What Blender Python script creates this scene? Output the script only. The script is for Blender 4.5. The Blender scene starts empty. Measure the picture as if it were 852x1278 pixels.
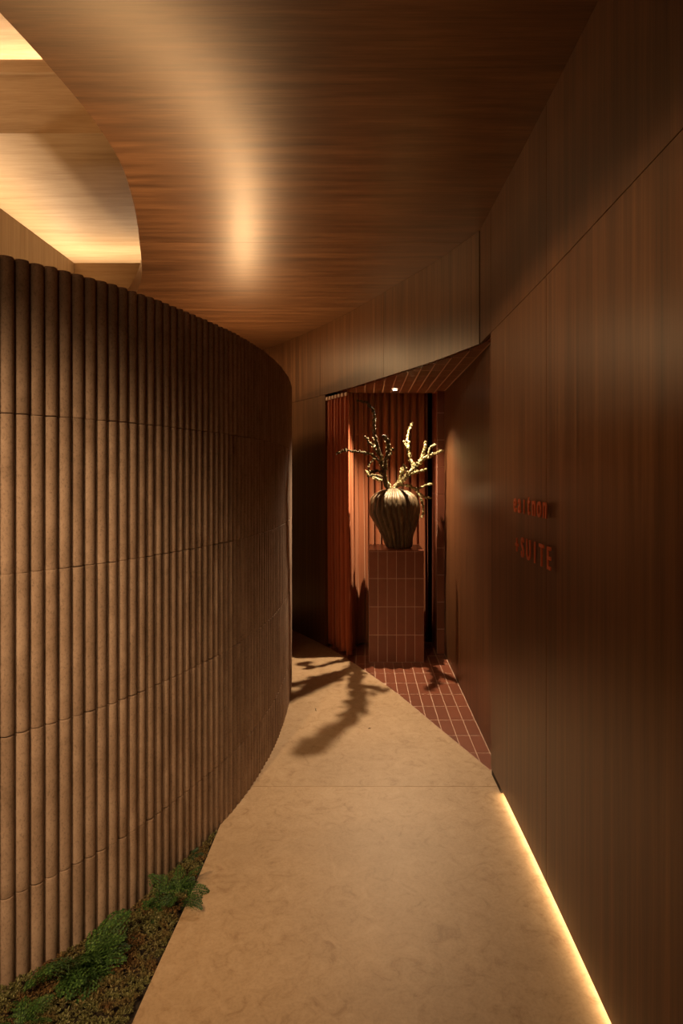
import bpy, bmesh, math, random
from mathutils import Vector, Matrix, noise as mnoise
random.seed(7)
S = bpy.context.scene
COL = S.collection
PI = math.pi

# ------------------------------------------------------------------ camera, world, lights, exposure
CAM_H = 1.5
cd = bpy.data.cameras.new('camera')
cam = bpy.data.objects.new('camera', cd); COL.objects.link(cam)
cam.location = (0, 0, CAM_H); cam.rotation_euler = (PI/2, 0, 0)
cd.sensor_fit = 'VERTICAL'; cd.sensor_height = 36; cd.sensor_width = 24
cd.lens = 36*780/1278
cd.shift_x = -26/1278; cd.shift_y = -44/1278
cd.clip_start = .02
S.camera = cam
w = bpy.data.worlds.new('world'); S.world = w; w.use_nodes = True
w.node_tree.nodes['Background'].inputs[0].default_value = (1, .68, .4, 1)
w.node_tree.nodes['Background'].inputs[1].default_value = 0.0
S.view_settings.view_transform = 'Standard'; S.view_settings.look = 'None'
S.view_settings.gamma = 1; S.view_settings.exposure = 0.0
S.view_settings.use_curve_mapping = False
S.cycles.use_denoising = True
S.cycles.max_bounces = 8; S.cycles.diffuse_bounces = 5
S.cycles.sample_clamp_indirect = 4
S.cycles.caustics_reflective = False; S.cycles.caustics_refractive = False

WARM = (1, .66, .34)
def lamp(name, kind, loc, power, color=WARM, rot=(0, 0, 0), **kw):
    l = bpy.data.lights.new(name, kind); l.energy = power; l.color = color
    for k, v in kw.items(): setattr(l, k, v)
    o = bpy.data.objects.new(name, l); COL.objects.link(o)
    o.location = loc; o.rotation_euler = rot
    return o
def strip(name, a, b, power, wid, rot_extra=0, color=WARM, up=True):
    """thin LED area light from a to b, shining up (or down)"""
    a = Vector(a); b = Vector(b); d = (b-a)
    x = d.normalized(); z = Vector((0, 0, -1)) if up else Vector((0, 0, 1))
    z = Matrix.Rotation(rot_extra, 3, x) @ z
    y = z.cross(x)
    l = bpy.data.lights.new(name, 'AREA'); l.shape = 'RECTANGLE'; l.size = d.length; l.size_y = wid
    l.energy = power; l.color = color
    o = bpy.data.objects.new(name, l); COL.objects.link(o)
    m = Matrix((x, y, z)).transposed().to_4x4(); m.translation = (a+b)/2
    o.matrix_world = m
    return o
def spot(name, loc, aim, power, deg, blend, color=WARM, size=.03):
    o = lamp(name, 'SPOT', loc, power, color, spot_size=math.radians(deg), spot_blend=blend, shadow_soft_size=size)
    o.rotation_euler = (Vector(aim)-Vector(loc)).to_track_quat('-Z', 'Y').to_euler(); return o
# niche downlight (its housing is built with the niche)
spot('downlight_lamp', (.27, 5.17, 2.205), (.10, 4.55, 0), 270, 110, .85, (1, .74, .46), .008)
# coves of the raised ceiling
COVE = (1, .79, .54)
strip('cove_lamp_step', (-2.6, 3.78, 3.80), (-.6, 3.78, 3.80), 13, .05, color=COVE)
strip('cove_lamp_far', (-2.7, 5.42, 3.10), (-.9, 5.42, 3.10), 10, .05, color=COVE)
strip('cove_lamp_left', (-2.52, 0.0, 3.08), (-2.52, 5.5, 3.08), 26, .05, color=COVE)
strip('step_face_fill', (-2.6, 0.2, 3.5), (-.3, 0.2, 3.5), 130, .05, up=False, rot_extra=math.radians(-60), color=COVE)  # not a cove: fill strip added to brighten the step face
# round room behind the fluted wall: uplights along the inside of the rim, one lamp, one added fill
RIM = [(-1.50, 2.15), (-1.18, 2.45), (-.98, 2.85), (-.86, 3.35), (-.82, 3.85), (-.83, 4.35), (-.89, 4.8), (-.99, 5.2), (-1.12, 5.5)]
for i_, (p_, q_) in enumerate(zip(RIM, RIM[1:])):
    strip('rim_uplight', (*p_, 2.06), (*q_, 2.06), (4.6, 4.6, 4.2, 3.4, 3, 3, 3.6, 4.2)[i_], .03)
lamp('room_lamp', 'POINT', (-1.02, 5.5, 2.03), 9, WARM, shadow_soft_size=.06)
for y_, z_, p_ in ((1.75, 2.02, 150), (2.75, 2.08, 200)):
    spot('wall_band_fill', (-2.1, y_, 3.2), (.66, y_, z_+.05), p_, 32, 1.0, WARM, .05)  # unseen spots added to make the bright band on the right wall
lamp('room_fill', 'AREA', (-1.9, 5.9, 2.8), 28, WARM, shape='DISK', size=.5)  # unseen fill added to brighten the round room
# unseen fills above and behind the camera, added for floor and flutes
spot('corridor_fill', (-.30, 0.0, 2.80), (-.42, 2.15, 0), 80, 60, .9, WARM, .05)
spot('flute_fill', (-1.30, -.45, 2.5), (-.93, 2.0, .75), 320, 50, 1.0, WARM, .06)  # added to light the flutes from the left
lamp('rear_fill', 'AREA', (-.9, -1.6, 2.5), 9, WARM, (math.radians(35), 0, 0), shape='DISK', size=.8)  # soft ambient fill, added out of view

# ------------------------------------------------------------------ helpers
def mesh_obj(name, verts, faces, mat=None, parent=None, smooth=False, loc=None):
    me = bpy.data.meshes.new(name); me.from_pydata([tuple(v) for v in verts], [], faces); me.update()
    bm = bmesh.new(); bm.from_mesh(me); bmesh.ops.recalc_face_normals(bm, faces=bm.faces); bm.to_mesh(me); bm.free()
    o = bpy.data.objects.new(name, me); COL.objects.link(o)
    if mat: me.materials.append(mat)
    if smooth:
        for p in me.polygons: p.use_smooth = True
    if parent: o.parent = parent
    if loc: o.location = loc
    return o
def raw_obj(name, verts, faces, mat=None, parent=None, smooth=False):
    me = bpy.data.meshes.new(name); me.from_pydata(verts, [], faces); me.update()
    if smooth: me.polygons.foreach_set('use_smooth', [True]*len(me.polygons))
    if mat: me.materials.append(mat)
    o = bpy.data.objects.new(name, me); COL.objects.link(o)
    if parent: o.parent = parent
    return o
def link_mesh(name, me, parent=None, mat4=None):
    o = bpy.data.objects.new(name, me); COL.objects.link(o)
    if parent: o.parent = parent
    if mat4 is not None: o.matrix_local = mat4
    return o
def empty(name, loc=(0, 0, 0)):
    o = bpy.data.objects.new(name, None); COL.objects.link(o); o.location = loc; o.empty_display_size = .1
    return o
def tag(o, label, cat, group=None, kind=None):
    o['label'] = label; o['category'] = cat
    if group: o['group'] = group
    if kind: o['kind'] = kind
    return o
def structure(o, label=None):
    o['kind'] = 'structure'
    if label: o['label'] = label
    return o
def box(x0, x1, y0, y1, z0, z1):
    v = [(x, y, z) for z in (z0, z1) for y in (y0, y1) for x in (x0, x1)]
    f = [(0, 1, 3, 2), (4, 6, 7, 5), (0, 4, 5, 1), (1, 5, 7, 3), (3, 7, 6, 2), (2, 6, 4, 0)]
    return v, f
def prism(poly, z0, z1, bev=0):
    """vertical prism of a convex-ish polygon; bev insets the top rim a little"""
    n = len(poly)
    v = [(x, y, z0) for x, y in poly] + [(x, y, z1-bev if bev else z1) for x, y in poly]
    f = [tuple(range(n))[::-1]]
    for i in range(n):
        j = (i+1) % n; f.append((i, j, n+j, n+i))
    if bev:
        cx = sum(p[0] for p in poly)/n; cy = sum(p[1] for p in poly)/n
        for x, y in poly:
            d = math.hypot(x-cx, y-cy) or 1
            v.append((x-(x-cx)/d*bev, y-(y-cy)/d*bev, z1))
        for i in range(n):
            j = (i+1) % n; f.append((n+i, n+j, 2*n+j, 2*n+i))
        f.append(tuple(range(2*n, 3*n)))
    else:
        f.append(tuple(range(n, 2*n)))
    return v, f
def catmull(P, per=14):
    P = [Vector(p) for p in P]; out = []
    for i in range(len(P)-1):
        p0 = P[max(i-1, 0)]; p1 = P[i]; p2 = P[i+1]; p3 = P[min(i+2, len(P)-1)]
        if i == 0: p0 = p1*2-p2
        if i == len(P)-2: p3 = p2*2-p1
        for k in range(per):
            t = k/per
            out.append(.5*((2*p1)+(-p0+p2)*t+(2*p0-5*p1+4*p2-p3)*t*t+(-p0+3*p1-3*p2+p3)*t**3))
    out.append(P[-1]); return out
def arc(P):
    s = [0.0]
    for a, b in zip(P, P[1:]): s.append(s[-1]+(b-a).length)
    return s
def at_arc(P, s, d):
    lo, hi = 0, len(s)-1
    d = max(0, min(d, s[-1]))
    while hi-lo > 1:
        m = (lo+hi)//2
        if s[m] <= d: lo = m
        else: hi = m
    t = (d-s[lo])/max(1e-9, s[hi]-s[lo])
    return P[lo].lerp(P[hi], t), (P[hi]-P[lo]).normalized()
def x_at_y(P, y):
    for a, b in zip(P, P[1:]):
        if (a.y-y)*(b.y-y) <= 0 and a.y != b.y: return a.x+(b.x-a.x)*(y-a.y)/(b.y-a.y)
    return P[0].x if y < P[0].y else P[-1].x
def clip_half(poly, a, b, keep_right=True):
    """keep what lies right of the directed line a->b"""
    out = []; n = len(poly)
    def side(p):
        c = (b[0]-a[0])*(p[1]-a[1])-(b[1]-a[1])*(p[0]-a[0])
        return -c if keep_right else c
    for i in range(n):
        p, q = poly[i], poly[(i+1) % n]; sp, sq = side(p), side(q)
        if sp >= 0: out.append(p)
        if sp*sq < 0:
            t = sp/(sp-sq); out.append((p[0]+(q[0]-p[0])*t, p[1]+(q[1]-p[1])*t))
    return out
def area2(poly): return .5*sum(p[0]*q[1]-q[0]*p[1] for p, q in zip(poly, poly[1:]+poly[:1]))

# ------------------------------------------------------------------ materials
def new_mat(name):
    m = bpy.data.materials.new(name); m.use_nodes = True
    nt = m.node_tree; b = nt.nodes['Principled BSDF']
    return m, nt, b
def N(nt, t, **kw):
    n = nt.nodes.new(t)
    for k, v in kw.items():
        if isinstance(k, str) and hasattr(n, k): setattr(n, k, v)
    return n
def ramp(nt, fac, stops):
    r = nt.nodes.new('ShaderNodeValToRGB'); e = r.color_ramp.elements
    while len(e) < len(stops): e.new(.5)
    for el, (p, c) in zip(e, stops): el.position = p; el.color = (*c, 1)
    nt.links.new(fac, r.inputs[0]); return r.outputs[0]
def noise(nt, vec, scale, detail=4, rough=.55, dist=0):
    n = nt.nodes.new('ShaderNodeTexNoise')
    n.inputs['Scale'].default_value = scale; n.inputs['Detail'].default_value = detail
    n.inputs['Roughness'].default_value = rough; n.inputs['Distortion'].default_value = dist
    if vec: nt.links.new(vec, n.inputs['Vector'])
    return n.outputs[0]
def mapping(nt, scale, kind='Object', offset_random=True):
    tc = nt.nodes.new('ShaderNodeTexCoord'); mp = nt.nodes.new('ShaderNodeMapping')
    mp.inputs['Scale'].default_value = scale
    nt.links.new(tc.outputs[kind], mp.inputs['Vector'])
    if offset_random:
        oi = nt.nodes.new('ShaderNodeObjectInfo'); mu = nt.nodes.new('ShaderNodeMath'); mu.operation = 'MULTIPLY'
        mu.inputs[1].default_value = 37.0
        nt.links.new(oi.outputs['Random'], mu.inputs[0]); nt.links.new(mu.outputs[0], mp.inputs['Location'])
    return mp.outputs[0]
def mixc(nt, fac, a, b, mode='MIX'):
    m = nt.nodes.new('ShaderNodeMix'); m.data_type = 'RGBA'; m.blend_type = mode
    for s, v in ((0, fac), (6, a), (7, b)):
        if isinstance(v, (int, float)): m.inputs[s].default_value = v
        elif isinstance(v, tuple): m.inputs[s].default_value = (*v, 1)
        else: nt.links.new(v, m.inputs[s])
    return m.outputs[2]
def bump(nt, b, h, strength, dist=.002):
    bp = nt.nodes.new('ShaderNodeBump'); bp.inputs['Strength'].default_value = strength; bp.inputs['Distance'].default_value = dist
    nt.links.new(h, bp.inputs['Height']); nt.links.new(bp.outputs[0], b.inputs['Normal'])
def rand_bright(nt, col, lo, hi):
    oi = nt.nodes.new('ShaderNodeObjectInfo'); mr = nt.nodes.new('ShaderNodeMapRange')
    mr.inputs[3].default_value = lo; mr.inputs[4].default_value = hi
    nt.links.new(oi.outputs['Random'], mr.inputs[0])
    h = nt.nodes.new('ShaderNodeHueSaturation'); nt.links.new(mr.outputs[0], h.inputs['Value']); nt.links.new(col, h.inputs['Color'])
    return h.outputs[0]
def wood(name, dark, mid, light, grain, rough, spec=.5, fine=160, var=(.92, 1.08), bmp=.06):
    """grain: 'z' vertical, 'x' across"""
    m, nt, b = new_mat(name)
    if grain == 'z': s1, s2 = (26, 26, .55), (fine, fine, 2.2)
    else: s1, s2 = (1.3, 17, 17), (5.0, fine, fine)
    n1 = noise(nt, mapping(nt, s1), 1, 5, .6, .25)
    n2 = noise(nt, mapping(nt, s2), 1, 3, .7)
    mx = nt.nodes.new('ShaderNodeMath'); mx.operation = 'MULTIPLY_ADD'; mx.inputs[1].default_value = .45
    nt.links.new(n2, mx.inputs[0])
    sub = nt.nodes.new('ShaderNodeMath'); sub.operation = 'MULTIPLY'; sub.inputs[1].default_value = .62
    nt.links.new(n1, sub.inputs[0]); nt.links.new(sub.outputs[0], mx.inputs[2])
    c = ramp(nt, mx.outputs[0], [(.36, dark), (.53, mid), (.70, light)])
    c = rand_bright(nt, c, *var)
    nt.links.new(c, b.inputs['Base Color'])
    b.inputs['Roughness'].default_value = rough; b.inputs['Specular IOR Level'].default_value = spec
    b.inputs['Specular Tint'].default_value = (1, .74, .48, 1)   # amber varnish
    bump(nt, b, mx.outputs[0], bmp, .002)
    return m
WALNUT = wood('walnut_veneer_vertical', (.042, .017, .007), (.094, .038, .0155), (.16, .071, .029), 'z', .36, .6)
WALNUT_CEIL = wood('walnut_veneer_ceiling', (.040, .0155, .006), (.105, .043, .0165), (.19, .085, .034), 'x', .36, 1.0)
PALE_X = wood('pale_wood_ceiling', (.36, .23, .12), (.47, .32, .18), (.55, .39, .23), 'x', .5, .4)  # same wood shader in paler colours
PALE_Z = wood('pale_wood_wall', (.36, .23, .12), (.47, .32, .18), (.55, .39, .23), 'z', .5, .4)
def flat(name, col, rough=.6, metal=0, spec=.5):
    m, nt, b = new_mat(name); b.inputs['Base Color'].default_value = (*col, 1)
    b.inputs['Roughness'].default_value = rough; b.inputs['Metallic'].default_value = metal; b.inputs['Specular IOR Level'].default_value = spec
    n = noise(nt, mapping(nt, (30, 30, 30)), 1, 3); c = mixc(nt, n, tuple(x*.85 for x in col), tuple(min(1, x*1.15) for x in col))
    nt.links.new(c, b.inputs['Base Color'])
    return m
DARK = flat('dark_backing', (.02, .013, .009), .8)
def stone_flute():
    m, nt, b = new_mat('cast_stone_flute')
    n1 = noise(nt, mapping(nt, (9, 9, 6)), 1, 6, .65, .4)
    n2 = noise(nt, mapping(nt, (160, 160, 110)), 1, 4, .75)
    c = ramp(nt, n1, [(.3, (.235, .155, .108)), (.5, (.325, .222, .162)), (.72, (.43, .305, .23))])
    sp = ramp(nt, n2, [(.34, (.55, .55, .55)), (.5, (1, 1, 1)), (.72, (1.0, 1.0, 1.0)), (.8, (1.35, 1.32, 1.25))])
    c = mixc(nt, .75, c, sp, 'MULTIPLY')
    c = rand_bright(nt, c, .92, 1.07)
    nt.links.new(c, b.inputs['Base Color']); b.inputs['Roughness'].default_value = .8
    b.inputs['Specular IOR Level'].default_value = .25
    bump(nt, b, n2, .35, .0015)
    return m
FLUTE = stone_flute()
def travertine():
    m, nt, b = new_mat('travertine')
    v = mapping(nt, (1, 1, 1))
    n0 = noise(nt, v, 1.6, 4, .6, .5)
    n1 = noise(nt, v, 14, 8, .72, 1.2)
    n2 = noise(nt, v, 120, 3, .6)
    c = ramp(nt, n1, [(.33, (.35, .225, .125)), (.45, (.45, .31, .185)), (.6, (.49, .345, .215)), (.75, (.53, .385, .25))])
    c2 = ramp(nt, n0, [(.3, (.88, .86, .84)), (.7, (1.06, 1.05, 1.04))])
    c = mixc(nt, 1, c, c2, 'MULTIPLY')
    c = mixc(nt, .25, c, ramp(nt, n2, [(.35, (.6, .55, .5)), (.55, (1, 1, 1))]), 'MULTIPLY')
    nt.links.new(c, b.inputs['Base Color']); b.inputs['Roughness'].default_value = .5; b.inputs['Specular IOR Level'].default_value = .35
    bump(nt, b, n1, .08, .002)
    return m
TRAV = travertine()
def tile_mat(name, col, rough):
    m, nt, b = new_mat(name)
    n = noise(nt, mapping(nt, (14, 14, 14)), 1, 4, .6)
    c = mixc(nt, n, tuple(x*.8 for x in col), tuple(x*1.2 for x in col))
    c = rand_bright(nt, c, .88, 1.12)
    nt.links.new(c, b.inputs['Base Color']); b.inputs['Roughness'].default_value = rough; b.inputs['Specular IOR Level'].default_value = .5
    bump(nt, b, n, .03, .003)
    return m
TILE = tile_mat('terracotta_tile', (.19, .060, .033), .32)
GROUT_PALE = flat('pale_soffit_grout', (.72, .52, .42), .85)
GROUT = flat('pale_pink_grout', (.50, .33, .25), .85)
def velvet(name, col):
    m, nt, b = new_mat(name)
    n = noise(nt, mapping(nt, (90, 90, 3)), 1, 3, .6)
    c = mixc(nt, n, tuple(x*.8 for x in col), tuple(x*1.15 for x in col))
    nt.links.new(c, b.inputs['Base Color']); b.inputs['Roughness'].default_value = .75; b.inputs['Specular IOR Level'].default_value = .2
    b.inputs['Sheen Weight'].default_value = .35; b.inputs['Sheen Tint'].default_value = (1, .6, .4, 1)
    return m
CURTAIN = velvet('rust_curtain', (.33, .112, .050))
CURTAIN_SIDE = velvet('rust_curtain_side', (.40, .10, .04))
def vase_mat():
    m, nt, b = new_mat('carved_dark_wood')
    v = mapping(nt, (26, 26, 5))
    n = noise(nt, v, 1, 6, .7, .6)
    c = ramp(nt, n, [(.3, (.03, .018, .008)), (.5, (.10, .066, .031)), (.72, (.24, .17, .09))])
    nt.links.new(c, b.inputs['Base Color']); b.inputs['Roughness'].default_value = .5
    bump(nt, b, n, .5, .008)
    return m
VASE = vase_mat()
def island_mat(name, stops, rough=.7, trans=0):
    m, nt, b = new_mat(name)
    g = nt.nodes.new('ShaderNodeNewGeometry')
    c = ramp(nt, g.outputs['Random Per Island'], stops)
    nt.links.new(c, b.inputs['Base Color']); b.inputs['Roughness'].default_value = rough; b.inputs['Specular IOR Level'].default_value = .25
    return m
def moss_mat():
    m, nt, b = new_mat('moss')
    g = nt.nodes.new('ShaderNodeNewGeometry')
    c1 = ramp(nt, g.outputs['Random Per Island'], [(0, (.06, .045, .018)), (.4, (.11, .105, .035)), (.8, (.165, .165, .06)), (1, (.32, .30, .16))])
    c2 = ramp(nt, g.outputs['Random Per Island'], [(0, (.05, .024, .010)), (.5, (.13, .065, .025)), (1, (.24, .16, .06))])
    n = noise(nt, mapping(nt, (9, 9, 9), offset_random=False), 1, 3, .6)
    k = ramp(nt, n, [(.44, (0, 0, 0)), (.60, (1, 1, 1))])
    c = mixc(nt, k, c1, c2)
    nt.links.new(c, b.inputs['Base Color']); b.inputs['Roughness'].default_value = .85; b.inputs['Specular IOR Level'].default_value = .2
    return m
MOSS = moss_mat()
FERN = island_mat('fern_green', [(0, (.012, .036, .008)), (.55, (.034, .082, .016)), (1, (.11, .20, .04))], .55)
FERN_DARK = island_mat('fern_dark_green', [(0, (.014, .036, .013)), (.5, (.025, .062, .018)), (1, (.05, .10, .03))], .55)
LICHEN = island_mat('lichen', [(0, (.10, .085, .03)), (.45, (.36, .33, .16)), (1, (.62, .58, .38))], .8)
BARK = flat('dark_bark', (.07, .048, .022), .85)
BARK_PALE = flat('pale_bark', (.30, .25, .14), .85)
SOIL = flat('dark_soil', (.035, .022, .013), .95)
LETTER = flat('rust_red_lacquer', (.62, .13, .045), .42)
BRASS = flat('warm_black_metal', (.05, .035, .025), .4, .8)
PLEAT_PALE = flat('pale_pleat', (.80, .62, .48), .8)  # plain pale colour for the pleats at the curtain top
def emis(name, col, strength):
    m, nt, b = new_mat(name); b.inputs['Base Color'].default_value = (*col, 1)
    b.inputs['Emission Color'].default_value = (*col, 1); b.inputs['Emission Strength'].default_value = strength
    return m
LED = emis('led_diffuser', (1, .68, .34), 26)
LENS = emis('downlight_lens', (1, .8, .55), 20)

# ------------------------------------------------------------------ outlines in plan
OUT = catmull([(.668, -3.2, 0), (.668, -1, 0), (.669, .8, 0), (.668, 1.6, 0), (.664, 2.3, 0), (.652, 2.95, 0), (.642, 3.42, 0)], 10)
BEND = catmull([(.642, 3.42, 0), (.455, 3.92, 0), (.255, 4.36, 0), (-.055, 5.02, 0), (-.325, 5.53, 0), (-.64, 6.05, 0), (-1.02, 6.6, 0), (-1.6, 7.2, 0), (-2.4, 7.75, 0), (-3.2, 8.1, 0)], 12)
WALL = OUT + BEND[1:]
FL = catmull([(-3.3, .62, 0), (-2.45, .82, 0), (-1.85, 1.13, 0), (-1.40, 1.46, 0), (-1.054, 1.82, 0), (-.823, 2.14, 0), (-.659, 2.55, 0), (-.561, 2.90, 0), (-.500, 3.32, 0), (-.480, 3.76, 0), (-.492, 4.25, 0), (-.535, 4.7, 0), (-.635, 5.2, 0), (-.80, 5.65, 0), (-1.1, 6.05, 0), (-1.6, 6.35, 0)], 14)
OCU = catmull([(-3.9, -1.9, 0), (-2.7, -1.3, 0), (-1.95, -.55, 0), (-1.45, .3, 0), (-1.2, 1.0, 0), (-1.085, 1.6, 0), (-1.03, 2.05, 0), (-1.018, 2.44, 0), (-1.07, 2.85, 0), (-1.27, 3.56, 0), (-1.58, 4.43, 0), (-2.1, 5.3, 0), (-2.9, 6.0, 0), (-3.9, 6.4, 0)], 12)
BORD = [Vector(p) for p in ((.668, 1, 0), (.664, 3.155, 0))]+catmull([(.664, 3.16, 0), (.40, 3.88, 0), (.225, 4.36, 0), (-.07, 5.02, 0), (-.325, 5.53, 0), (-.64, 6.05, 0), (-1.02, 6.6, 0), (-1.6, 7.2, 0), (-2.4, 7.75, 0), (-3.2, 8.1, 0)], 10)
HEAD_Z = 2.227
CEIL_Z = 2.85

def wall_strip(P, y0, y1, z0, z1, thick, off=0.0):
    """solid that follows the plan curve between two Y values; front face on the corridor side"""
    pts = [Vector((x_at_y(P, y0), y0, 0))] + [p for p in P if y0+1e-4 < p.y < y1-1e-4] + [Vector((x_at_y(P, y1), y1, 0))]
    n = len(pts); fr = []; bk = []
    for i, p in enumerate(pts):
        d = (pts[min(i+1, n-1)]-pts[max(i-1, 0)]).normalized(); nr = Vector((d.y, -d.x, 0))
        fr.append(p+nr*off); bk.append(p+nr*(off+thick))
    v = []; f = []
    for a, b in zip(fr, bk):
        v += [(a.x, a.y, z0), (a.x, a.y, z1), (b.x, b.y, z1), (b.x, b.y, z0)]
    for i in range(n-1):
        o = 4*i
        for k in range(4):
            f.append((o+k, o+(k+1) % 4, o+4+(k+1) % 4, o+4+k))
    f.append((0, 1, 2, 3)); f.append(tuple(4*(n-1)+k for k in (3, 2, 1, 0)))
    return v, f
def autosmooth(o, ang=35):
    me = o.data; me.polygons.foreach_set('use_smooth', [True]*len(me.polygons))
    bm = bmesh.new(); bm.from_mesh(me)
    for e in bm.edges:
        if len(e.link_faces) == 2 and e.calc_face_angle(0) > math.radians(ang): e.smooth = False
    bm.to_mesh(me); bm.free()

# ------------------------------------------------------------------ floor
floor = structure(mesh_obj('floor', *box(-3.4, 2.0, -3.2, 8.4, -.09, -.045), mat=DARK))
def floor_slab(y0, y1, left, ny=40):
    ys = [y0+(y1-y0)*i/ny for i in range(ny+1)]
    L = [(left(y), y) for y in ys]
    R = [(x_at_y(BORD, y)-(0.0 if y > 3.16 else -.02), y) for y in ys]
    v = []; f = []
    for (a, b) in zip(L, R):
        v += [(a[0], a[1], 0), (b[0], b[1], 0), (b[0], b[1], -.045), (a[0], a[1], -.045)]
    for i in range(ny):
        o = 4*i
        for k in range(4): f.append((o+k, o+(k+1) % 4, o+4+(k+1) % 4, o+4+k))
    f.append((0, 1, 2, 3)); f.append(tuple(4*ny+k for k in (3, 2, 1, 0)))
    return v, f
edge = catmull([(-.66, -3.2, 0), (-.645, .5, 0), (-.632, 1.7, 0), (-.622, 2.05, 0), (-.614, 2.35, 0), (-.612, 2.75, 0), (-.612, 3.2, 0)], 8)
mesh_obj('slab', *floor_slab(-3.2, 3.0245, lambda y: x_at_y(edge, y)), mat=TRAV, parent=floor)
mesh_obj('slab', *floor_slab(3.0275, 8.0, lambda y: -2.78, 60), mat=TRAV, parent=floor)
# floor of the round room inside the drum
ys_ = [1.3+.1*i for i in range(18)]
iv, if_ = prism([(x_at_y(FL, y)-.09, y) for y in ys_]+[(-2.78, 3.0), (-2.78, 1.3)], -.045, 0)
mesh_obj('slab', iv, if_, mat=TRAV, parent=floor)

# terracotta tiles of the niche floor and of its soffit, cut along the curved line of the opening
PX, PY, GR = .0745, .2297, .0048
XR = .693
def border_seg(y):
    for a, b in zip(BEND, BEND[1:]):
        if a.y <= y <= b.y: return (a.x, a.y), (b.x, b.y)
    return ((BEND[0].x, BEND[0].y), (BEND[1].x, BEND[1].y))
def tile_polys(ymin, ymax, off, ystart, curve, GR=GR):
    out = []
    for r in range(-2, 16):
        ya = ystart+PY*r; yb = ya+PY
        if yb <= ymin+.01 or ya >= ymax-.01: continue
        ya_, yb_ = max(ya, ymin)+GR*.72, min(yb, ymax)-GR*.72
        for c in range(20):
            xb = XR-PX*c; xa = xb-PX
            poly = [(xa+GR/2, ya_), (xb-GR/2, ya_), (xb-GR/2, yb_), (xa+GR/2, yb_)]
            # cut with the straight chord of the opening across this row
            P0 = (x_at_y(curve, ya_)+off, ya_); P1 = (x_at_y(curve, yb_)+off, yb_)
            p = clip_half(poly, P0, P1)
            if len(p) >= 3 and abs(area2(p)) > .0006: out.append(p)
    return out
gv, gf = prism([(x_at_y(BORD, y)+.002, y) for y in [3.18+.1*i for i in range(26)]]+[(.72, 5.68), (.72, 3.18)], -.045, -.0006)
mesh_obj('grout', gv, gf, mat=GROUT, parent=floor)
for p in tile_polys(3.2, 5.62, .006, 5.002-PY*8, BORD):
    mesh_obj('tile', *prism(p, -.04, 0.0005, .0006), mat=TILE, parent=floor)

# ------------------------------------------------------------------ right wall: veneer panels on a dark backing
wr = structure(mesh_obj('wall_right', *wall_strip(OUT, -3.2, 3.15, 0, CEIL_Z, .05, .085), mat=DARK))
def panel(parent, P, y0, y1, z0, z1, thick=.018, off=0, name='panel', m=WALNUT):
    o = mesh_obj(name, *wall_strip(P, y0+.0018, y1-.0018, z0+.0014, z1-.0014, thick, off), mat=m, parent=parent)
    autosmooth(o); return o
for (a, b) in ((-3.2, -.2), (-.2, 2.26), (2.26, 3.155)):
    panel(wr, OUT, a, b, .032, HEAD_Z)
    panel(wr, OUT, a, b, HEAD_Z, CEIL_Z)
mesh_obj('plinth', *wall_strip(OUT, 2.965, 3.15, 0, .033, .07, .004), mat=DARK, parent=wr)
# end return of the wall panel, facing the niche
mesh_obj('end_panel', *box(.662, .72, 3.14, 3.158, .002, HEAD_Z), mat=WALNUT, parent=wr)

# header over the opening and the wall that goes on behind the fluted drum
wh = structure(mesh_obj('wall_back', *wall_strip(WALL, 3.16, 8.0, HEAD_Z+.02, CEIL_Z, .02, .03), mat=DARK))
for (a, b) in ((3.155, 3.415), (3.425, 4.58), (4.58, 5.62), (5.62, 6.7), (6.7, 8.0)):
    panel(wh, WALL, a, b, HEAD_Z, CEIL_Z)
for (a, b) in ((5.535, 6.7), (6.7, 8.0)):
    panel(wh, WALL, a, b, 0, HEAD_Z, .03)

# ------------------------------------------------------------------ lower ceiling with the round opening
def ceiling_part(name, y0, y1, ny, parent=None, m=WALNUT_CEIL, z0=CEIL_Z, z1=CEIL_Z+.14):
    ys = [y0+(y1-y0)*i/ny for i in range(ny+1)]
    v = []; f = []
    for y in ys:
        xl = x_at_y(OCU, y); xr = x_at_y(WALL, y)+.10
        v += [(xl, y, z0), (xr, y, z0), (xr, y, z1), (xl, y, z1)]
    for i in range(ny):
        o = 4*i
        for k in range(4): f.append((o+k, o+(k+1) % 4, o+4+(k+1) % 4, o+4+k))
    f.append((0, 1, 2, 3)); f.append(tuple(4*ny+k for k in (3, 2, 1, 0)))
    o = mesh_obj(name, v, f, mat=m, parent=parent); autosmooth(o, 30); return o
ce = structure(mesh_obj('ceiling', *box(-3.3, 2.0, 6.3, 8.4, CEIL_Z+.0, CEIL_Z+.15), mat=WALNUT_CEIL))
ceiling_part('panel', -1.89, 3.5985, 70, ce)
ceiling_part('panel', 3.6005, 6.3, 40, ce)

# ------------------------------------------------------------------ raised pale wood ceiling seen through the round opening
cu = structure(mesh_obj('ceiling_raised', *box(-3.0, .9, 3.56, 5.85, 3.45, 3.49), mat=PALE_X))
mesh_obj('step_face', *box(-3.0, .9, 3.545, 3.575, 3.448, 3.782), mat=PALE_X, parent=cu)
mesh_obj('step_lip', *box(-3.0, .9, 3.525, 3.57, 3.78, 3.853), mat=PALE_X, parent=cu)
mesh_obj('cove_floor', *box(-3.0, .9, 3.56, 4.10, 3.75, 3.775), mat=PALE_X, parent=cu)
mesh_obj('cove_back', *box(-3.0, .9, 4.08, 4.10, 3.77, 4.02), mat=PALE_X, parent=cu)
mesh_obj('upper_panel', *box(-3.0, .9, -2.2, 4.10, 4.0, 4.04), mat=PALE_X, parent=cu)
wf = structure(mesh_obj('wall_far', *box(-2.31, .2, 4.97, 4.99, 2.992, 3.20), mat=PALE_X))
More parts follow.
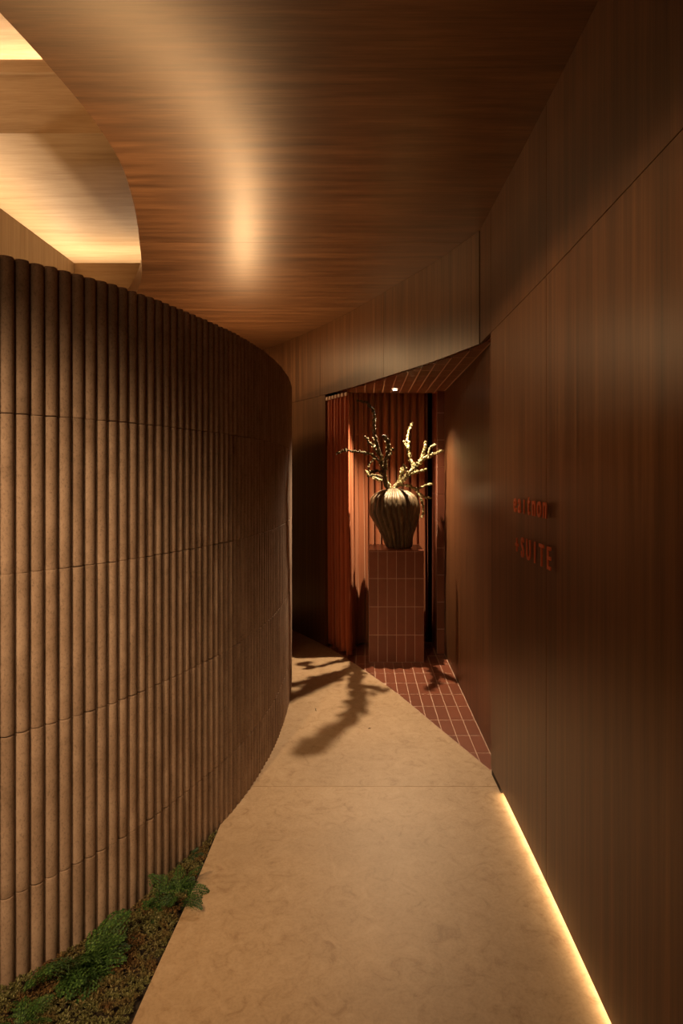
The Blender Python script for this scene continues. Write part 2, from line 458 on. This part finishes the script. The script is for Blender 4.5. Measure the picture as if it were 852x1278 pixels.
wl = structure(mesh_obj('wall_outer_left', *box(-2.31, -2.29, -2.1, 4.968, 2.45, 3.20), mat=PALE_Z))
mesh_obj('back_panel', *box(-2.80, -2.78, -2.2, 7.9, 0, 4.04), mat=PALE_Z, parent=wl)
mesh_obj('back_panel', *box(-2.78, .9, 5.83, 5.85, 2.992, 3.45), mat=PALE_X, parent=wf)
# end walls that close the place behind the camera
structure(mesh_obj('wall_rear', *box(-3.4, .9, -3.3, -3.2, 0, 4.04), mat=WALNUT))

# ------------------------------------------------------------------ fluted drum wall
sF = arc(FL)
def strip_solid(P, off, thick, z0, z1):
    n = len(P); v = []; f = []
    for i, p in enumerate(P):
        d = (P[min(i+1, n-1)]-P[max(i-1, 0)]).normalized(); nr = Vector((d.y, -d.x, 0))
        a = p+nr*off; b = p+nr*(off-thick)
        v += [(a.x, a.y, z0), (a.x, a.y, z1), (b.x, b.y, z1), (b.x, b.y, z0)]
    for i in range(n-1):
        o = 4*i
        for k in range(4): f.append((o+k, o+(k+1) % 4, o+4+(k+1) % 4, o+4+k))
    f.append((0, 1, 2, 3)); f.append(tuple(4*(n-1)+k for k in (3, 2, 1, 0)))
    return v, f
wfl = structure(mesh_obj('wall_left', *strip_solid(FL, -.021, .10, -.045, 2.135), mat=FLUTE))
PITCH = .0428
def flute_mesh(h):
    hw = PITCH/2-.0009; seg = 10
    prof = [(-hw, -.018)]+[(-hw*math.cos(PI*i/seg), .0235*math.sin(PI*i/seg)**.8) for i in range(seg+1)]+[(hw, -.018)]
    n = len(prof); v = []; f = []
    for z, k in ((0, .95), (.0025, .99), (.006, 1), (h-.006, 1), (h-.0025, .99), (h, .95)):
        v += [(x*(k if k == 1 else .5+.5*k), y*k if y > 0 else y, z) for x, y in prof]
    for r in range(5):
        for i in range(n):
            j = (i+1) % n; f.append((r*n+i, r*n+j, (r+1)*n+j, (r+1)*n+i))
    f.append(tuple(range(n))[::-1]); f.append(tuple(range(5*n, 6*n)))
    me = bpy.data.meshes.new('fluted_tile'); me.from_pydata(v, [], f); me.materials.append(FLUTE)
    bm = bmesh.new(); bm.from_mesh(me); bmesh.ops.recalc_face_normals(bm, faces=bm.faces)
    for fc in bm.faces: fc.smooth = len(fc.verts) == 4
    bm.to_mesh(me); bm.free()
    return me
CZ = [-.035, .26, .735, 1.212, 1.687, 2.15]
fl_me = [flute_mesh(CZ[i+1]-CZ[i]-.0014) for i in range(5)]
# arc length where x=0 of the picture meets the wall
s_vis0 = next(s for p, s in zip(FL, sF) if p.y > 1.80) - PITCH*2.2
rest_v = []; rest_f = []
nfl = int((sF[-1]-.05)/PITCH)
k0 = int(s_vis0/PITCH)
for k in range(4, nfl):
    p, d = at_arc(FL, sF, PITCH*(k+.5)); nr = Vector((d.y, -d.x, 0))
    for c in range(5):
        jz = random.uniform(-.0016, .0016) if c < 4 else 0
        z = CZ[c]+.0011+random.uniform(-.0013, .0013)
        off = -.021+random.uniform(-.0008, .0008)
        q = p+nr*off
        tilt = Matrix.Rotation(random.uniform(-.02, .02), 4, 'Z')
        m4 = Matrix(((-d.x, nr.x, 0, q.x), (-d.y, nr.y, 0, q.y), (0, 0, 1, z), (0, 0, 0, 1))) @ tilt
        if k0 <= k < k0+60:
            link_mesh('fluted_tile', fl_me[c], wfl, m4)
        else:
            o = len(rest_v)
            rest_v += [tuple(m4 @ v.co) for v in fl_me[c].vertices]
            rest_f += [tuple(o+i for i in pl.vertices) for pl in fl_me[c].polygons]
ro = raw_obj('fluted_tile_rest', rest_v, rest_f, FLUTE, wfl, False); ro['kind'] = 'stuff'
for pl in ro.data.polygons: pl.use_smooth = len(pl.vertices) == 4

# ------------------------------------------------------------------ niche
wn = structure(mesh_obj('wall_niche', *box(.71, .76, 3.16, 6.1, 0, 2.5), mat=DARK))
mesh_obj('panel', *box(.695, .712, 3.16, 4.42, .002, 2.222), mat=WALNUT, parent=wn)
mesh_obj('panel', *box(.695, .712, 4.423, 5.295, .002, 2.222), mat=WALNUT, parent=wn)
mesh_obj('back_panel', *box(-.60, .76, 6.1, 6.14, 0, 2.5), mat=DARK, parent=wn)
# soffit tiles
cn = structure(mesh_obj('ceiling_niche', *prism([(x_at_y(WALL, y)+.055, y) for y in [3.2+.1*i for i in range(23)]]+[(.70, 5.42), (.70, 3.2)], 2.226, 2.27), mat=GROUT_PALE))
for p in tile_polys(3.2, 5.42, .024, 5.42-PY*11, WALL, .0078):
    v, f = prism(p, -2.232, -2.2256, .0003); v = [(a, b, -c) for a, b, c in v]
    mesh_obj('tile', v, f, mat=TILE, parent=cn)
mesh_obj('upper_board', *prism([(-.20, 5.42), (-.26, 5.54), (-.55, 6.14), (.76, 6.14), (.76, 5.42)], 2.5, 2.53), mat=DARK, parent=cn)
mesh_obj('upper_board', *box(-.20, .72, 5.42, 5.44, 2.23, 2.5), mat=DARK, parent=cn)
# tiled column beside the curtain
tc = structure(mesh_obj('trim_1', *box(.6330, .7119, 5.2985, 5.672, 0, 2.5), mat=GROUT))
for r in range(11):
    za = .229*r+.0024-.02; zb = min(.229*(r+1)-.0024-.02, 2.48)
    za = max(za, .001)
    if zb < za+.02: continue
    mesh_obj('tile', *box(.6335, .7115, 5.297, 5.312, za, zb), mat=TILE, parent=tc)
    mesh_obj('tile', *box(.6320, .645, 5.3135, 5.49, za, zb), mat=TILE, parent=tc)
    mesh_obj('tile', *box(.6320, .645, 5.4935, 5.67, za, zb), mat=TILE, parent=tc)

# pedestal
ped = empty('pedestal', (0, 0, 0)); tag(ped, 'square terracotta tiled pedestal carrying the ribbed vase', 'pedestal')
X0, X1, Y0, Y1, PH = .052, .499, 5.054, 5.501, .905
mesh_obj('core', *box(X0+.001, X1-.001, Y0+.001, Y1-.001, 0, PH-.001), mat=GROUT, parent=ped)
def bevbox(x0, x1, y0, y1, z0, z1, b=.0007):
    bm = bmesh.new(); v, f = box(x0, x1, y0, y1, z0, z1)
    vs = [bm.verts.new(p) for p in v]
    for q in f: bm.faces.new([vs[i] for i in q])
    bmesh.ops.recalc_face_normals(bm, faces=bm.faces)
    bmesh.ops.bevel(bm, geom=bm.edges[:], offset=b, segments=1, affect='EDGES')
    V = [tuple(v.co) for v in bm.verts]; bm.verts.index_update(); F = [tuple(v.index for v in fc.verts) for fc in bm.faces]; bm.free()
    return V, F
G2 = .0020
rowz = [(PH-.2285*(r+1), PH-.2285*r) for r in range(4)]
for (za, zb) in rowz:
    za_ = max(za, 0)+G2
    for c in range(6):
        a, b = X0+PX*c+G2, X0+PX*(c+1)-G2
        zt = zb-G2-(.0105 if zb > PH-.01 else 0)
        mesh_obj('tile', *bevbox(a, b, Y0, Y0+.011, za_, zt), mat=TILE, parent=ped)
        mesh_obj('tile', *bevbox(a, b, Y1-.011, Y1, za_, zt), mat=TILE, parent=ped)
        e, g = Y0+PX*c+G2, Y0+PX*(c+1)-G2
        e = max(e, Y0+.0125) if c == 0 else e; g = min(g, Y1-.0125) if c == 5 else g
        mesh_obj('tile', *bevbox(X0, X0+.011, e, g, za_, zt), mat=TILE, parent=ped)
        mesh_obj('tile', *bevbox(X1-.011, X1, e, g, za_, zt), mat=TILE, parent=ped)
for c in range(6):
    for r in range(2):
        mesh_obj('tile', *bevbox(X0+PX*c+G2, X0+PX*(c+1)-G2, Y0+.2235*r+(G2 if r else 0), Y0+.2235*(r+1)-(0 if r else G2), PH-.010, PH), mat=TILE, parent=ped)

# ------------------------------------------------------------------ vase
VX, VY = .309, 5.255
def vase():
    prof = [(.0, .000), (.095, .000), (.103, .006), (.115, .024), (.131, .091), (.160, .158), (.191, .226), (.213, .293), (.217, .350), (.205, .405), (.180, .440), (.125, .474), (.075, .490), (.058, .496), (.050, .490), (.050, .42)]
    pr = []
    P = [Vector((a, b, 0)) for a, b in prof]
    pr = catmull(P[1:], 4); pr = [(p.x, p.y) for p in pr]
    nr = 25; na = nr*8
    v = []; f = []
    ph = [random.uniform(-.06, .06) for _ in range(nr)]; am = [random.uniform(.7, 1.25) for _ in range(nr)]
    for i, (r, z) in enumerate(pr):
        sh = -.04*min(1, z/.30)
        for a in range(na):
            th = 2*PI*a/na
            tw = th*nr/(2*PI)+.25*math.sin(z*9+th*2)
            k = int(tw) % nr; u = abs(math.sin(PI*(tw)))
            depth = .027*am[k]*min(1, r/.15)*(1 if i > 2 else .4)
            inner = i > len(pr)-9
            rr = r-(0 if inner else depth*(1-u**.6))
            rr += .006*mnoise.noise(Vector((math.cos(th)*3, math.sin(th)*3, z*9)))
            v.append((rr*math.cos(th)+sh, rr*math.sin(th), z))
    m = len(pr)
    for i in range(m-1):
        for a in range(na):
            b = (a+1) % na
            f.append((i*na+a, i*na+b, (i+1)*na+b, (i+1)*na+a))
    f.append(tuple(range(na))[::-1]); f.append(tuple(range((m-1)*na, m*na)))
    o = mesh_obj('vase', v, f, VASE, smooth=True, loc=(VX, VY, PH))
    return tag(o, 'large dark ribbed vase holding lichened branches on the tiled pedestal', 'vase')
vase()

# ------------------------------------------------------------------ branches
def px(x, y, Y): return Vector(((x-452)/780*Y, Y, CAM_H-(y-595)/780*Y))
def tube(P, R, seg=7, jit=.0):
    v = []; f = []; n = len(P)
    up = Vector((0, 1, .1)).normalized()
    for i, p in enumerate(P):
        d = (P[min(i+1, n-1)]-P[max(i-1, 0)]).normalized()
        a = d.cross(up).normalized(); b = d.cross(a)
        for k in range(seg):
            t = 2*PI*k/seg; r = R[i]*(1+random.uniform(-jit, jit))
            v.append(tuple(p+(a*math.cos(t)+b*math.sin(t))*r))
    for i in range(n-1):
        for k in range(seg):
            j = (k+1) % seg; f.append((i*seg+k, i*seg+j, (i+1)*seg+j, (i+1)*seg+k))
    f.append(tuple(range(seg))[::-1]); f.append(tuple(range((n-1)*seg, n*seg)))
    return v, f
def branch(name, chains, mat, label, lichen, lsize, group, dens=1):
    V = []; F = []; LV = []; LF = []
    root = None
    for ci, (pts, r0, r1) in enumerate(chains):
        P = catmull([px(*q) for q in pts], 7)
        for i in range(1, len(P)-1):
            P[i] = P[i]+Vector([random.uniform(-.004, .004) for _ in range(3)])
        n = len(P); R = [(r0+(r1-r0)*i/(n-1))*(1+.18*math.sin(i*1.7)) for i in range(n)]
        v, f = tube(P, R, 7, .18)
        o = mesh_obj(name if ci == 0 else 'twig', v, f, mat, root, smooth=True)
        if ci == 0: root = o
        # stubby thorns and lichen flakes
        L = sum((b-a).length for a, b in zip(P, P[1:]))
        for _ in range(int(L*lichen*dens)):
            i = random.randrange(n-1); t = random.random(); c = P[i].lerp(P[i+1], t)
            nrm = Vector([random.gauss(0, 1) for _ in range(3)]).normalized()
            c = c+nrm*R[i]*random.uniform(.8, 1.9)
            s = lsize*random.uniform(.5, 1.3); a = nrm.orthogonal().normalized(); b = nrm.cross(a)
            o0 = len(LV); k = 5; ph = random.random()*6
            LV.append(tuple(c+nrm*s*.45))
            for q in range(k):
                th = ph+2*PI*q/k; rr = s*random.uniform(.5, 1.1)
                LV.append(tuple(c+(a*math.cos(th)+b*math.sin(th))*rr+nrm*random.uniform(-.2, .5)*s))
            for q in range(k): LF.append((o0, o0+1+q, o0+1+(q+1) % k))
    lo = raw_obj('lichen', LV, LF, LICHEN if mat is BARK_PALE else LICHEN_BACKLIT, root); lo['kind'] = 'stuff'
    tag(root, label, 'branch', group)
    return root
LICHEN_BACKLIT = island_mat('lichen_backlit', [(0, (.05, .04, .015)), (.5, (.11, .085, .03)), (1, (.22, .18, .08))], .8)  # backlit look of the left branch darkened into the lichen colour
Yv = 5.25
branch('lichen_branch', [
    ([(491, 618, 5.25), (496, 604, 5.25), (505, 596, 5.24), (515, 588, 5.22), (523, 577, 5.2), (534, 570, 5.2), (545, 565, 5.2), (552, 562, 5.2)], .017, .005),
    ([(517, 585, 5.22), (511, 570, 5.25), (509, 555, 5.27), (509, 541, 5.28), (514, 528, 5.28)], .010, .004),
    ([(510, 563, 5.26), (506, 556, 5.25), (504, 551, 5.25)], .005, .003),
    ([(523, 577, 5.2), (529, 562, 5.22), (531, 551, 5.22)], .009, .004),
    ([(535, 570, 5.2), (536, 560, 5.17), (543, 555, 5.16)], .008, .004),
    ([(498, 603, 5.25), (500, 591, 5.22), (503, 584, 5.22)], .008, .005),
    ([(514, 590, 5.22), (524, 588, 5.18), (532, 586, 5.16)], .008, .004),
    ([(497, 604, 5.22), (505, 597, 5.10), (511, 590, 5.02), (517, 585, 4.97), (520, 578, 4.95)], .009, .004),
    ([(507, 596, 5.08), (507, 588, 5.0), (503, 580, 4.96)], .007, .004),
    ([(497, 606, 5.25), (510, 606, 5.25), (521, 614, 5.22), (530, 621, 5.2), (538, 621, 5.2)], .007, .003),
    ([(512, 608, 5.25), (522, 610, 5.25), (533, 605, 5.25), (540, 604, 5.25)], .005, .003),
    ([(520, 613, 5.22), (526, 624, 5.2), (528, 637, 5.2), (526, 646, 5.2)], .004, .002),
    ([(490, 616, 5.25), (482, 601, 5.22), (470, 598, 5.2), (461, 592, 5.18), (456, 588, 5.18)], .012, .004),
], BARK_PALE, 'pale lichen covered branch leaning right out of the ribbed vase', 620, .0105, None)
branch('dark_branch', [
    ([(487, 618, 5.24), (480, 602, 5.2), (478, 585, 5.10), (474, 566, 5.02), (469, 550, 4.97), (467, 536, 4.93), (467, 523, 4.9), (465, 512, 4.88), (458, 503, 4.87), (446, 500, 4.86)], .016, .004),
    ([(479, 584, 5.10), (467, 570, 5.02), (455, 565, 4.98), (440, 563, 4.95), (430, 562, 4.93), (420, 566, 4.92)], .010, .003),
    ([(474, 568, 5.03), (464, 556, 5.02), (455, 544, 5.02)], .008, .004),
    ([(482, 604, 5.2), (480, 590, 5.10), (481, 575, 5.01), (484, 562, 4.95), (483, 551, 4.90), (478, 543, 4.86)], .016, .010),
    ([(483, 572, 5.0), (487, 566, 5.0), (490, 560, 5.0)], .007, .005),
    ([(480, 590, 5.12), (471, 588, 5.02), (461, 590, 4.95)], .009, .005),
    ([(478, 596, 5.18), (468, 593, 5.12), (459, 594, 5.08)], .009, .004),
    ([(466, 572, 5.14), (460, 582, 5.12), (462, 590, 5.1)], .004, .002),
], BARK, 'dark knotted branch leaning left out of the ribbed vase', 260, .011, None)

# ------------------------------------------------------------------ curtains
def curtain(name, path, folds, amp, z0, z1, mat, flare=0, seed=1):
    rnd = random.Random(seed)
    P = catmull(path, 16); s = arc(P); L = s[-1]
    nu = int(folds*14); nv = 26
    ph = [rnd.uniform(-.8, .8) for _ in range(60)]; am = [rnd.uniform(.65, 1.3) for _ in range(60)]
    v = []; f = []
    for j in range(nv+1):
        z = z0+(z1-z0)*j/nv; h = 1-j/nv
        for i in range(nu+1):
            u = i/nu; p, d = at_arc(P, s, u*L); nr = Vector((d.y, -d.x, 0))
            k = int(u*folds)
            t = u*folds*2*PI+.5*math.sin(u*folds*1.3+ph[3])+.35*h*math.sin(u*11+z*1.4+ph[5])
            a = amp*am[k]*(.75+.5*h)
            off = a*math.sin(t)+.35*a*math.sin(2.1*t+ph[k])+flare*h*h
            side = -.42*a*math.sin(2*t)
            q = p+nr*off+d*side
            v.append((q.x, q.y, z+(.008*math.sin(t*.5) if j == 0 else 0)))
    for j in range(nv):
        for i in range(nu):
            a = j*(nu+1)+i; f.append((a, a+1, a+nu+2, a+nu+1))
    o = raw_obj(name, v, f, mat, None, True)
    sm = o.modifiers.new('solid', 'SOLIDIFY'); sm.thickness = .004; sm.offset = 0
    return o, P, s
cb, _, _ = curtain('back_curtain', [(-.13, 5.36, 0), (-.11, 5.50, 0), (-.03, 5.62, 0), (.12, 5.68, 0), (.35, 5.69, 0), (.585, 5.69, 0)], 14, .040, .012, 2.42, CURTAIN, seed=4)
tag(cb, 'rust orange floor length curtain hanging behind the tiled pedestal', 'curtain')
cs, P_, s_ = curtain('side_curtain', [(-.375, 5.66, 0), (-.30, 5.545, 0), (-.205, 5.36, 0), (-.105, 5.19, 0)], 8.3, .013, .012, 2.20, CURTAIN_SIDE, flare=-.02, seed=9)
tag(cs, 'narrow red brown curtain closing the opening beside the dark wall', 'curtain')
pl_me = mesh_obj('pleat', *bevbox(-.0165, .0165, -.006, .006, -.018, .012, .003), mat=PLEAT_PALE); pm = pl_me.data
bpy.data.objects.remove(pl_me)
for i in range(1, 9):
    p, d = at_arc(P_, s_, s_[-1]*(i+.5)/9); nr = Vector((-d.y, d.x, 0)); q = p-nr*.020
    link_mesh('pleat', pm, cs, Matrix(((d.x, nr.x, 0, q.x), (d.y, nr.y, 0, q.y), (0, 0, 1, 2.192), (0, 0, 0, 1))))

# ------------------------------------------------------------------ downlight in the soffit
dl = empty('recessed_downlight', (.27, 5.17, 2.218)); tag(dl, 'small round recessed downlight glowing in the tiled soffit', 'light')
def ring(r0, r1, z0, z1, n=24):
    v = []; f = []
    for k in range(n):
        t = 2*PI*k/n; c, s = math.cos(t), math.sin(t)
        v += [(r0*c, r0*s, z0), (r1*c, r1*s, z0), (r1*c, r1*s, z1), (r0*c, r0*s, z1)]
    for k in range(n):
        a = 4*k; b = 4*((k+1) % n)
        for q in range(4): f.append((a+q, a+(q+1) % 4, b+(q+1) % 4, b+q))
    return v, f
mesh_obj('trim_ring', *ring(.022, .030, -.004, .004), mat=BRASS, parent=dl)
mesh_obj('lens', *prism([(.0215*math.cos(2*PI*k/20), .0215*math.sin(2*PI*k/20)) for k in range(20)], -.001, .002), mat=LENS, parent=dl)

# ------------------------------------------------------------------ LED strip in the recess under the right wall
led = mesh_obj('led_strip', *wall_strip(OUT, -1.5, 2.955, .020, .026, .010, .018), mat=LED)
tag(led, 'warm glowing light strip recessed under the right wood wall', 'light')
mesh_obj('profile', *wall_strip(OUT, -1.5, 2.955, .026, .031, .014, .016), mat=BRASS, parent=led)

# ------------------------------------------------------------------ letters on the right wall
RL = Matrix(((0, 0, -1, 0), (-1, 0, 0, 0), (0, 1, 0, 0), (0, 0, 0, 1)))
dg = bpy.context.evaluated_depsgraph_get()
def letters(name, text, y_first, pitch, z_base, size, label, xs=.86):
    root = empty(name, (.650, y_first-pitch*len(text)/2, z_base)); tag(root, label, 'sign')
    for i, ch in enumerate(text):
        cu_ = bpy.data.curves.new('letter', 'FONT'); cu_.body = ch; cu_.size = size; cu_.extrude = .0022; cu_.align_x = 'CENTER'; cu_.offset = .001
        t = bpy.data.objects.new('tmp', cu_); COL.objects.link(t)
        bpy.context.view_layer.update()
        me = bpy.data.meshes.new_from_object(t.evaluated_get(bpy.context.evaluated_depsgraph_get()))
        bpy.data.objects.remove(t)
        me.transform(Matrix.Diagonal((xs, 1, 1, 1)))
        me.materials.clear(); me.materials.append(LETTER); me.name = 'letter'
        o = link_mesh('letter', me, root)
        yy = y_first-pitch*(i+.5)
        xw = x_at_y(OUT, yy)-.016
        M = RL.copy(); M.translation = Vector((xw-.650, yy-root.location.y, 0))
        o.matrix_local = M
        # stand-off pin that fixes the letter to the wall
        pv, pf = box(xw+.009-.650, xw+.0245-.650, yy-.003-root.location.y, yy+.003-root.location.y, size*.30, size*.30+.006)
    return root
letters('sign_lettering', 'ea\u0131tnon', 2.665, .068, 1.353, .121, 'upper line of rust red raised letters on the right wood wall')
letters('sign_lettering', '+SUITE', 2.645, .085, 1.177, .114, 'lower line of rust red raised capitals starting with a plus sign')

# ------------------------------------------------------------------ planting bed
def fl_x(y): return x_at_y(FL, y)
soil_poly = []
ys = [.9+.06*i for i in range(33)]
soilL = [(max(fl_x(y)-.01, -1.9), y) for y in ys if fl_x(y) < -.6]
yl = [y for y in ys if fl_x(y) < -.6]
v = []; f = []
nx = 14
for y in yl:
    xa, xb = max(fl_x(y)-.015, -1.9), x_at_y(edge, y)-.001
    for i in range(nx+1):
        x = xa+(xb-xa)*i/nx
        v.append((x, y, -.018+.016*mnoise.noise(Vector((x*9, y*9, 0)))))
for j in range(len(yl)-1):
    for i in range(nx):
        a = j*(nx+1)+i; f.append((a, a+1, a+nx+2, a+nx+1))
soil = raw_obj('planting_soil', v, f, SOIL, None, True); tag(soil, 'dark soil of the planting strip along the fluted wall', 'soil', kind='stuff')
MV = []; MF = []
rnd = random.Random(3)
cnt = 0
while cnt < 8500:
    y = rnd.uniform(1.25, 2.86); x = rnd.uniform(-1.5, -.612)
    if x > x_at_y(edge, y)-.006+.012*mnoise.noise(Vector((y*20, 0, 1))) or x < fl_x(y)+.004: continue
    cnt += 1
    hgt = .006+.020*max(0, .5+mnoise.noise(Vector((x*7, y*7, 3))))
    r = rnd.uniform(.005, .0115)
    c = Vector((x, y, hgt-.012))
    nl = 9
    tint = rnd.random()
    for k in range(nl):
        th = 2*PI*k/nl*1.618+rnd.random(); el = rnd.uniform(.15, 1.35)
        d = Vector((math.cos(th)*math.cos(el), math.sin(th)*math.cos(el), math.sin(el)))
        s = d.cross(Vector((0, 0, 1))).normalized()*r*.22; o = len(MV)
        tip = c+d*r*rnd.uniform(.8, 1.4)
        b0 = c+d*r*.1
        mid = c+d*r*.6+Vector((0, 0, r*.12))
        MV += [tuple(b0), tuple(mid+s), tuple(tip), tuple(mid-s)]
        MF.append((o, o+1, o+2, o+3))
moss = raw_obj('moss', MV, MF, MOSS); tag(moss, 'olive and brown moss carpet between fluted wall and pale path', 'moss', kind='stuff')

def frond_mesh(name, L, mat, seed, curl=.9, wide=.32):
    """fern frond along +Y, arching; pinnae with small lobed leaflets"""
    rnd = random.Random(seed); V = []; F = []
    n = 15
    P = []
    for i in range(n+1):
        t = i/n; a = .95-curl*t*1.25
        if i == 0: p = Vector((0, 0, 0))
        else: p = P[-1]+Vector((0, math.cos(a), math.sin(a)))*(L/n)
        P.append(p)
    tv, tf = tube(P, [.0013*(1-.7*i/n) for i in range(n+1)], 4)
    V += tv; F += tf
    def leaf(b, d, nrm, l, w):
        s = d.cross(nrm).normalized()*w; o = len(V)
        V.extend([tuple(b), tuple(b+d*l*.4+s), tuple(b+d*l), tuple(b+d*l*.4-s)])
        F.append((o, o+1, o+2)); F.append((o, o+2, o+3))
    for i in range(3, n+1):
        t = i/n; d = (P[i]-P[i-1]).normalized()
        up = Vector((1, 0, 0)).cross(d)
        pl = L*wide*math.sin(PI*min(1, .20+t*.78))**.8
        for sgn in (-1, 1):
            dr = (Vector((sgn, 0, 0))*.95+d*rnd.uniform(.35, .7)+up*rnd.uniform(-.35, .25)).normalized()
            m = max(3, int(pl/.0085))
            for k in range(m):
                u = (k+.4)/m; b = P[i]+dr*pl*u-up*(pl*.45*u*u)
                ll = (L/n)*.85*(1-.55*u)+.002
                for s2 in (-1, 1):
                    q = (d*s2*.9+dr*.75+up*rnd.uniform(-.3, .3)).normalized()
                    leaf(b, q, up, ll, ll*.30)
            leaf(P[i], (dr-up*.2).normalized(), up, pl*.98, .0007)
    me = bpy.data.meshes.new(name); me.from_pydata(V, [], F); me.materials.append(mat)
    return me
FM = [frond_mesh('frond', .17, FERN, 10+i, .75+.18*i, .30) for i in range(4)]
FD = [frond_mesh('frond', .12, FERN_DARK, 30+i, .85+.15*i, .34) for i in range(4)]
def fern(loc, meshes, n, s, label, lean=(0, 0), spread=(0, 2*PI), seed=1, group=None):
    rnd = random.Random(seed)
    root = empty('fern', loc); tag(root, label, 'fern', group)
    for k in range(n):
        th = spread[0]+(spread[1]-spread[0])*(k+rnd.uniform(.1, .9))/n
        m = Matrix.Translation((rnd.uniform(-.02, .02)+lean[0]*rnd.random(), rnd.uniform(-.02, .02)+lean[1]*rnd.random(), 0)) @ Matrix.Rotation(th, 4, 'Z') @ Matrix.Rotation(rnd.uniform(-.35, .35), 4, 'X') @ Matrix.Rotation(rnd.uniform(-.4, .4), 4, 'Y') @ Matrix.Scale(s*rnd.uniform(.65, 1.1), 4)
        link_mesh('frond', rnd.choice(meshes), root, m)
    return root
fern((-.875, 1.935, -.004), FM, 24, 1.02, 'large bright green fern against the fluted wall in the moss', (.03, -.03), spread=(-4.0, -.35), seed=2)
fern((-.675, 2.235, -.005), FM, 17, .78, 'green fern spilling over the pale path edge', (.02, -.02), seed=5)
fern((-.69, 2.47, -.005), FD, 9, .62, 'small dark fern near where wall meets path', (0, 0), seed=8)
fern((-.93, 1.70, -.008), FM, 10, .62, 'fern cut by the bottom edge below the large one', (0, 0), seed=11)

# small dry bits on the floor
def debris(loc, rot, l, label):
    v, f = tube([Vector((-l/2, 0, .0018)), Vector((-l*.1, .003, .0024)), Vector((l*.2, -.002, .0024)), Vector((l/2, .004, .0018))], [.001, .0018, .0018, .0009], 5)
    o = mesh_obj('dry_twig', v, f, BARK, None, True, loc); o.rotation_euler = (0, 0, rot); return tag(o, label, 'twig')
debris(((394-452)/780*(1170/(886-595)), 1170/(886-595), .0005), 1.75, .05, 'tiny dry twig lying on the floor beside the branch shadow')
debris(((461-452)/780*(1170/(909.5-595)), 1170/(909.5-595), .0005), .3, .018, 'tiny dark crumb on the floor right of the branch shadow')
